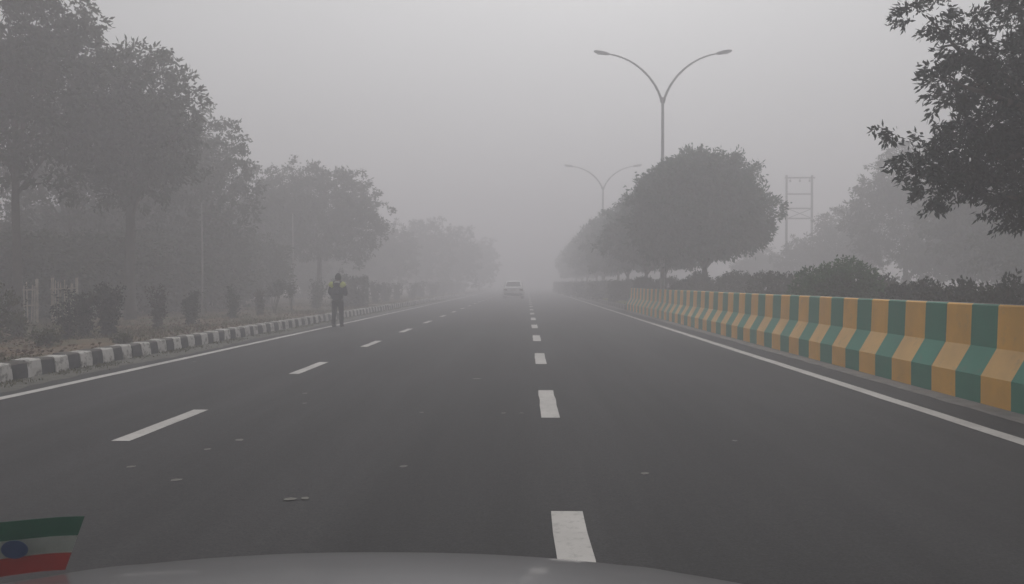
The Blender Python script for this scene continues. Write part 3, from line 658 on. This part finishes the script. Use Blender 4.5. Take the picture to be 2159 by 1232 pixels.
def csec(y, w, z0, z1, tuck=.06, top=.12):
    return [(-w + tuck, y, z0), (-w, y, z0 + .18), (-w - .01, y, z0 + .42), (-w + .04, y, z1 - top), (-w + .04 + top, y, z1), (0, y, z1 + .015), (w - .04 - top, y, z1), (w - .04, y, z1 - top), (w + .01, y, z0 + .42), (w, y, z0 + .18), (w - tuck, y, z0)]
o = loft([csec(-.02, .76, .30, .90, .08, .1), csec(.06, .84, .24, .97), csec(.5, .86, .2, 1.0), csec(1.2, .87, .19, .99), csec(2.6, .87, .19, .96), csec(3.2, .86, .2, .92), csec(3.9, .82, .22, .80), csec(4.25, .68, .3, .66)], 'body', carp, car, True)
o.modifiers.new('es', 'EDGE_SPLIT').split_angle = R(38)
def gsec(y, wb, wt, z0, z1): return [(-wb, y, z0), (-wt, y, z1 - .05), (-wt + .1, y, z1), (0, y, z1 + .02), (wt - .1, y, z1), (wt, y, z1 - .05), (wb, y, z0)]
cab = loft([gsec(.55, .74, .70, .93, .99), gsec(1.05, .76, .62, .93, 1.40), gsec(1.7, .78, .60, .93, 1.49), gsec(2.3, .78, .60, .93, 1.46), gsec(3.2, .76, .70, .90, .97)], 'cabin', carp, car, True)
cab.modifiers.new('es', 'EDGE_SPLIT').split_angle = R(38)
g = MB(); g.add([(-.63, .60, 1.02), (.63, .60, 1.02), (.53, 1.02, 1.385), (-.53, 1.02, 1.385)], [(0, 1, 2, 3)]); rw = g.build('rear_window', glass, cab); md_ = rw.modifiers.new('s', 'SOLIDIFY'); md_.thickness = .03; md_.offset = 1; rw.location = (0, -.012, .012)
for s_ in (-1, 1):
    g = MB(); g.box(s_ * .80 - .06, s_ * .80 + .0, -.04, .1, .66, .84) if s_ > 0 else g.box(s_ * .80, s_ * .80 + .06, -.04, .1, .66, .84)
    g.box(min(s_ * .50, s_ * .78), max(s_ * .50, s_ * .78), -.045, .02, .68, .83); g.build('tail_light', red, car, bevel=.012)
    g = MB(); g.box(min(s_ * .9, s_ * 1.06), max(s_ * .9, s_ * 1.06), 2.55, 2.72, 1.0, 1.13); g.build('door_mirror', carp, car, bevel=.03)
    g = MB(); g.add([(s_ * .775, 1.15, 1.0), (s_ * .79, 2.7, .99), (s_ * .70, 2.3, 1.38), (s_ * .70, 1.4, 1.40)], [(0, 1, 2, 3)]); w_ = g.build('side_window', glass, cab); q = w_.modifiers.new('s', 'SOLIDIFY'); q.thickness = .02; q.offset = 0
    for yw in (.75, 3.35):
        g = MB(); g.tube([(s_ * .66, yw, .30), (s_ * .69, yw, .30), (s_ * .84, yw, .30), (s_ * .87, yw, .30)], [.27, .30, .30, .27], 24); wl = g.build('wheel', tyre, car, True)
        g = MB(); g.tube([(s_ * .84, yw, .30), (s_ * .875, yw, .30)], [.19, .17], 20); g.build('rim', rim, wl, True)
g = MB(); g.box(-.78, .78, -.10, .1, .27, .44); g.build('lower_bumper', plastic, car, bevel=.03)
g = MB(); g.box(-.80, .80, -.09, .08, .45, .62); g.build('bumper', carp, car, bevel=.04)
g = MB(); g.box(-.45, .45, -.055, -.03, .84, .87); g.build('chrome_strip', chrome, car)
g = MB(); g.box(-.25, .25, -.05, -.02, .68, .79); g.build('number_plate', plate, car)

# ------------------------------------------------------------------ front of the car the picture is taken from
ownp, n_, b_ = new_mat('silver_paint'); b_.inputs['Base Color'].default_value = (.15, .148, .152, 1); b_.inputs['Metallic'].default_value = .35; b_.inputs['Roughness'].default_value = .3; b_.inputs['Coat Weight'].default_value = .7; b_.inputs['Coat Roughness'].default_value = .08
ff = noise(n_, 9, 6, 'obj'); n_.links.new(ramp(n_, ff, [(.3, (.135, .133, .137)), (.7, (.165, .163, .166))]), b_.inputs['Base Color'])
own = empty('car', (-.24, 0, .002)); tag(own, 'silver-grey bonnet and front end of the car at the bottom edge of the picture', 'car')
def bz(x, y):
    t_ = (y - .45) / 1.25
    z = .995 - .17 * t_ ** 1.0 - .10 * t_ ** 3 - .15 * abs(x) ** 2.2 - .25 * max(0, abs(x) - .62) ** 2
    return z
g = MB(); NX, NY = 40, 26; vs = []; fs = []
for j in range(NY + 1):
    y = .45 + 1.25 * j / NY; hw = .70 - .10 * (j / NY) ** 3
    for i in range(NX + 1):
        x = -hw + 2 * hw * i / NX; crease = .002 * math.exp(-((abs(x) - .46) / .03) ** 2)
        vs.append((x, y, bz(x, y) + crease))
for j in range(NY):
    for i in range(NX): a = j * (NX + 1) + i; fs.append((a, a + 1, a + NX + 2, a + NX + 1))
g.add(vs, fs); o = g.build('bonnet', ownp, own, True); q = o.modifiers.new('s', 'SOLIDIFY'); q.thickness = .012; q.offset = -1
# nose and wings under the bonnet
secs = []
for y in (.45, .8, 1.2, 1.55, 1.72, 1.82):
    k = max(0, (y - 1.2) / .62); w = .84 - .13 * k ** 2; zt = bz(.66, min(y, 1.7)) - .02 - (.12 if y > 1.7 else 0) - (.1 if y > 1.8 else 0); zi = bz(0, min(y, 1.7)) - .07 - (.22 if y > 1.7 else 0) - (.15 if y > 1.8 else 0)
    secs.append([(-w + .05, y, .22), (-w, y, .45), (-w + .02, y, zt - .16), (-w + .13, y, zt), (-w + .35, y, zi), (0, y, zi), (w - .35, y, zi), (w - .13, y, zt), (w - .02, y, zt - .16), (w, y, .45), (w - .05, y, .22)])
loft(secs, 'wings', ownp, own, True)
for s_ in (-1, 1):
    g = MB(); g.tube([(s_ * .52, 1.72, .50), (s_ * .53, 1.80, .49), (s_ * .53, 1.84, .48)], [(.14, .07), (.13, .06), (.06, .03)], 16); g.build('headlight', mat('headlight_lens', (.5, .5, .52), .05, 6, .2, 'obj'), own, True)
    g = MB(); g.tube([(s_ * .66, 1.12, .30), (s_ * .68, 1.12, .30), (s_ * .85, 1.12, .30), (s_ * .87, 1.12, .30)], [.27, .30, .30, .27], 24); g.build('wheel', tyre, own, True)
g = MB(); g.box(-.42, .42, 1.80, 1.86, .40, .55); g.build('grille', plastic, own, bevel=.02)
# washer nozzle on the bonnet
# windscreen reflection of a tricolour, built as cloth on an added left-wing pole
fl = empty('reflected_flag', (-1.07, 1.30, .806)); fl.scale = (1, 1, .74); tag(fl, 'green, white and red windscreen reflection with a blue disc, built as cloth, bottom left corner', 'reflected_flag')
def reflection_band(name, z0, z1, m, disc=False):
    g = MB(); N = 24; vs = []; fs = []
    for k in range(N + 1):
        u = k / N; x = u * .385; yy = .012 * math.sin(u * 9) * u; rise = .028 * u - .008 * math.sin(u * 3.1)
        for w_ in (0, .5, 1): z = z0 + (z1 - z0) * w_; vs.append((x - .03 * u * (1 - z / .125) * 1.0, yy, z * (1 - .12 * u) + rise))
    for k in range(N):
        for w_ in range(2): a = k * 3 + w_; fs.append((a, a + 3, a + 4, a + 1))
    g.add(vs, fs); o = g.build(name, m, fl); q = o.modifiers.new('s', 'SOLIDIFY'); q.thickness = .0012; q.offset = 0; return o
cg, cw, cr_ = mat('reflection_green', (.035, .16, .10), .1, 30, .9, 'obj'), mat('reflection_white', (.40, .43, .39), .1, 30, .9, 'obj'), mat('reflection_red', (.50, .06, .05), .1, 30, .9, 'obj')
for fm in (cg, cw, cr_):      # part transparent, to imitate a windscreen reflection: what lies behind shows through a little
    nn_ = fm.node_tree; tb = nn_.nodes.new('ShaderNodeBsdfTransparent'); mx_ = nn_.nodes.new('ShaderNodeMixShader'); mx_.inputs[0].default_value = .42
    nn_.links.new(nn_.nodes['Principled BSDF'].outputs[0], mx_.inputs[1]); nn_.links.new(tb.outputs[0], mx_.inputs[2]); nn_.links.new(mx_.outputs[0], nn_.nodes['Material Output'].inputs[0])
reflection_band('green_band', .083, .128, cg); reflection_band('white_band', .042, .083, cw); reflection_band('red_band', 0, .042, cr_)
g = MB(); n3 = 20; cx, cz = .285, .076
g.add([(cx + .021 * math.cos(2 * PI * k / n3), -.0022 - .008, cz + .019 * math.sin(2 * PI * k / n3)) for k in range(n3)], [tuple(range(n3))]); o = g.build('blue_disc', mat('reflection_blue', (.09, .12, .20), .1, 30, .9, 'obj'), fl); q = o.modifiers.new('s', 'SOLIDIFY'); q.thickness = .001
g = MB(); g.tube([(0, 0, -.2), (0, 0, .15)], .004, 8); g.build('added_staff', chrome, fl)
g = MB(); g.tube([(0, 0, -.2), (0, 0, -.17)], .015, 10); g.build('added_holder', plastic, fl)

# ------------------------------------------------------------------ grass, litter, scattered leaves
def blades(name, n, region, h, m, seed, label, cat, zf, w=.010, clump=1):
    rs = np.random.RandomState(seed); base = region(rs, n); n = base.shape[0]
    a = rs.uniform(0, 2 * PI, n); hh = h * rs.uniform(.4, 1.3, n); lean = rs.normal(0, .45, (n, 2)) * hh[:, None]
    sd_ = np.stack([np.cos(a), np.sin(a), np.zeros(n)], 1) * (w * (1 + base[:, 1:2] * .04))
    tip = base + np.concatenate([lean, hh[:, None]], 1); mid = base + np.concatenate([lean * .35, hh[:, None] * .55], 1)
    V = np.stack([base - sd_ * .6, base + sd_ * .6, mid + sd_ * .5, tip], 1)
    V2 = np.stack([base - sd_ * .6, mid + sd_ * .5, tip, mid - sd_ * .5], 1)
    o = quads(name, V2, m); tag(o, label, cat, kind='stuff'); return o
def ydist(rs, n, a, b): return a * (b / a) ** rs.uniform(0, 1, n)
def r_foot(rs, n):
    y = ydist(rs, n, 6.5, 80); cl = np.sin(y * 2.1) + np.sin(y * 5.3 + 1) + rs.normal(0, .8, n); x = XL + .02 + np.abs(rs.normal(0, .16, n)); k = cl > -.2
    return np.stack([x, y, np.zeros(n)], 1)[k]
blades('kerb_grass', 9000, r_foot, .045, M['grass'], 1, 'short grass growing at the foot of the left kerb', 'grass', 0)
def r_verge(rs, n):
    y = ydist(rs, n, 8, 90); x = XL - .25 - np.abs(rs.normal(0, 3.5, n)); cl = np.sin(y * .9 + x) + np.sin(x * 1.7 - y * .5) + rs.normal(0, .6, n); k = cl > .2
    return np.stack([x, y, np.full(n, .19)], 1)[k]
blades('verge_grass', 42000, r_verge, .09, M['grass'], 2, 'patchy grass on the brown left verge', 'grass', .2)
def r_med(rs, n):
    y = 38 + rs.uniform(0, 1, n) ** 1.5 * 90; x = 5.0 + rs.uniform(0, 1, n) * 3.5
    return np.stack([x, y, np.full(n, .16)], 1)
blades('median_grass', 30000, r_med, .18, leafmat('median_grass_leaf', (.20, .24, .06), (.30, .32, .10)), 3, 'yellow-green grass on the median past the barrier', 'grass', .2, w=.012)
rs = np.random.RandomState(11); n = 9000; y = ydist(rs, n, 8, 60); x = XL - .25 - np.abs(rs.normal(0, 2.4, n)); k = (np.sin(y * .7 + x * .8) + rs.normal(0, .7, n)) > -.3
A = np.stack([x, y, np.full(n, .225)], 1)[k]; ax = rs.normal(0, 1, A.shape); ax[:, 2] = 0
o = quads('leaf_litter', leaves_array(A, ax, 1, .07, .045, rs, 0, .2), M['litter']); tag(o, 'dry brown leaf litter on the left verge', 'leaf litter', kind='stuff')
# dry leaves on the carriageway
leafd = mat('dry_leaf', (.16, .155, .135), .2, 20, .85, 'obj')
rng = random.Random(4); proto = None
lf = [(850, 987, .7), (608, 1058, .8), (640, 1056, .6), (365, 1018, .8), (1005, 800, 1.3), (500, 932, .9), (640, 832, .8), (640, 853, .7), (405, 765, .8), (1062, 873, .6), (1100, 873, .5), (432, 952, .7), (268, 990, .7), (640, 775, .4), (1360, 1000, .7), (888, 872, .6), (450, 728, 1.2), (1548, 930, .6)]
lds = ['small dry leaf lying on the asphalt %s' % w for w in ('below the middle of the left lane', 'near the bonnet, left of a twin leaf', 'near the bonnet, right of a twin leaf', 'below the nearest left lane dash', 'in the lane centre, largest',
       'level with the nearest left lane dash', 'below the second left lane dash, upper of two', 'under the second left dash, lower of two', 'close to the left edge line near the kerb', 'left of the second nearest right lane dash', 'right beside the second nearest right lane dash',
       'right of the nearest left lane dash', 'just under the nearest left lane dash', 'touching the second left lane dash', 'in the middle of the right lane', 'alone in the middle of the left lane', 'at the kerb foot', 'farthest right of all')]
for i, ((px, py, sc), lb) in enumerate(zip(lf, lds)):
    d = 1.27 * 1800 / (py - 598); x = (px - 1111) / 1800 * d
    if proto is None:
        g = MB(); P_ = [(-.05, .004, .001), (-.02, .04, .002), (.02, .034, .003), (.055, -.004, .001), (.02, -.040, .003), (-.025, -.03, .002), (0, 0, .002)]
        g.add(P_, [(6, 0, 1), (6, 1, 2), (6, 2, 3), (6, 3, 4), (6, 4, 5), (6, 5, 0)]); o = proto = g.build('fallen_leaf', leafd)
    else: o = proto.copy(); COL.objects.link(o)
    o.location = (x, d, .005); o.rotation_euler = (0, 0, rng.uniform(0, 6)); o.scale = (sc, sc, 1); tag(o, lb, 'leaf', 'dry leaves scattered on the road')

# ------------------------------------------------------------------ haze
g = MB(); g.box(-160, 160, -40, 430, -1.2, 14.5); hz = g.build('haze', []); hz['kind'] = 'stuff'; tag(hz, 'grey morning fog filling the air', 'fog')
hm = bpy.data.materials.new('fog'); hm.use_nodes = True; hn = hm.node_tree; hn.nodes.clear()
pv = hn.nodes.new('ShaderNodeVolumePrincipled'); pv.inputs['Color'].default_value = (*FOG_COL, 1); pv.inputs['Density'].default_value = FOG_DENSITY; pv.inputs['Anisotropy'].default_value = 0.27
ho = hn.nodes.new('ShaderNodeOutputMaterial'); hn.links.new(pv.outputs[0], ho.inputs['Volume'])
hz.data.materials.append(hm)
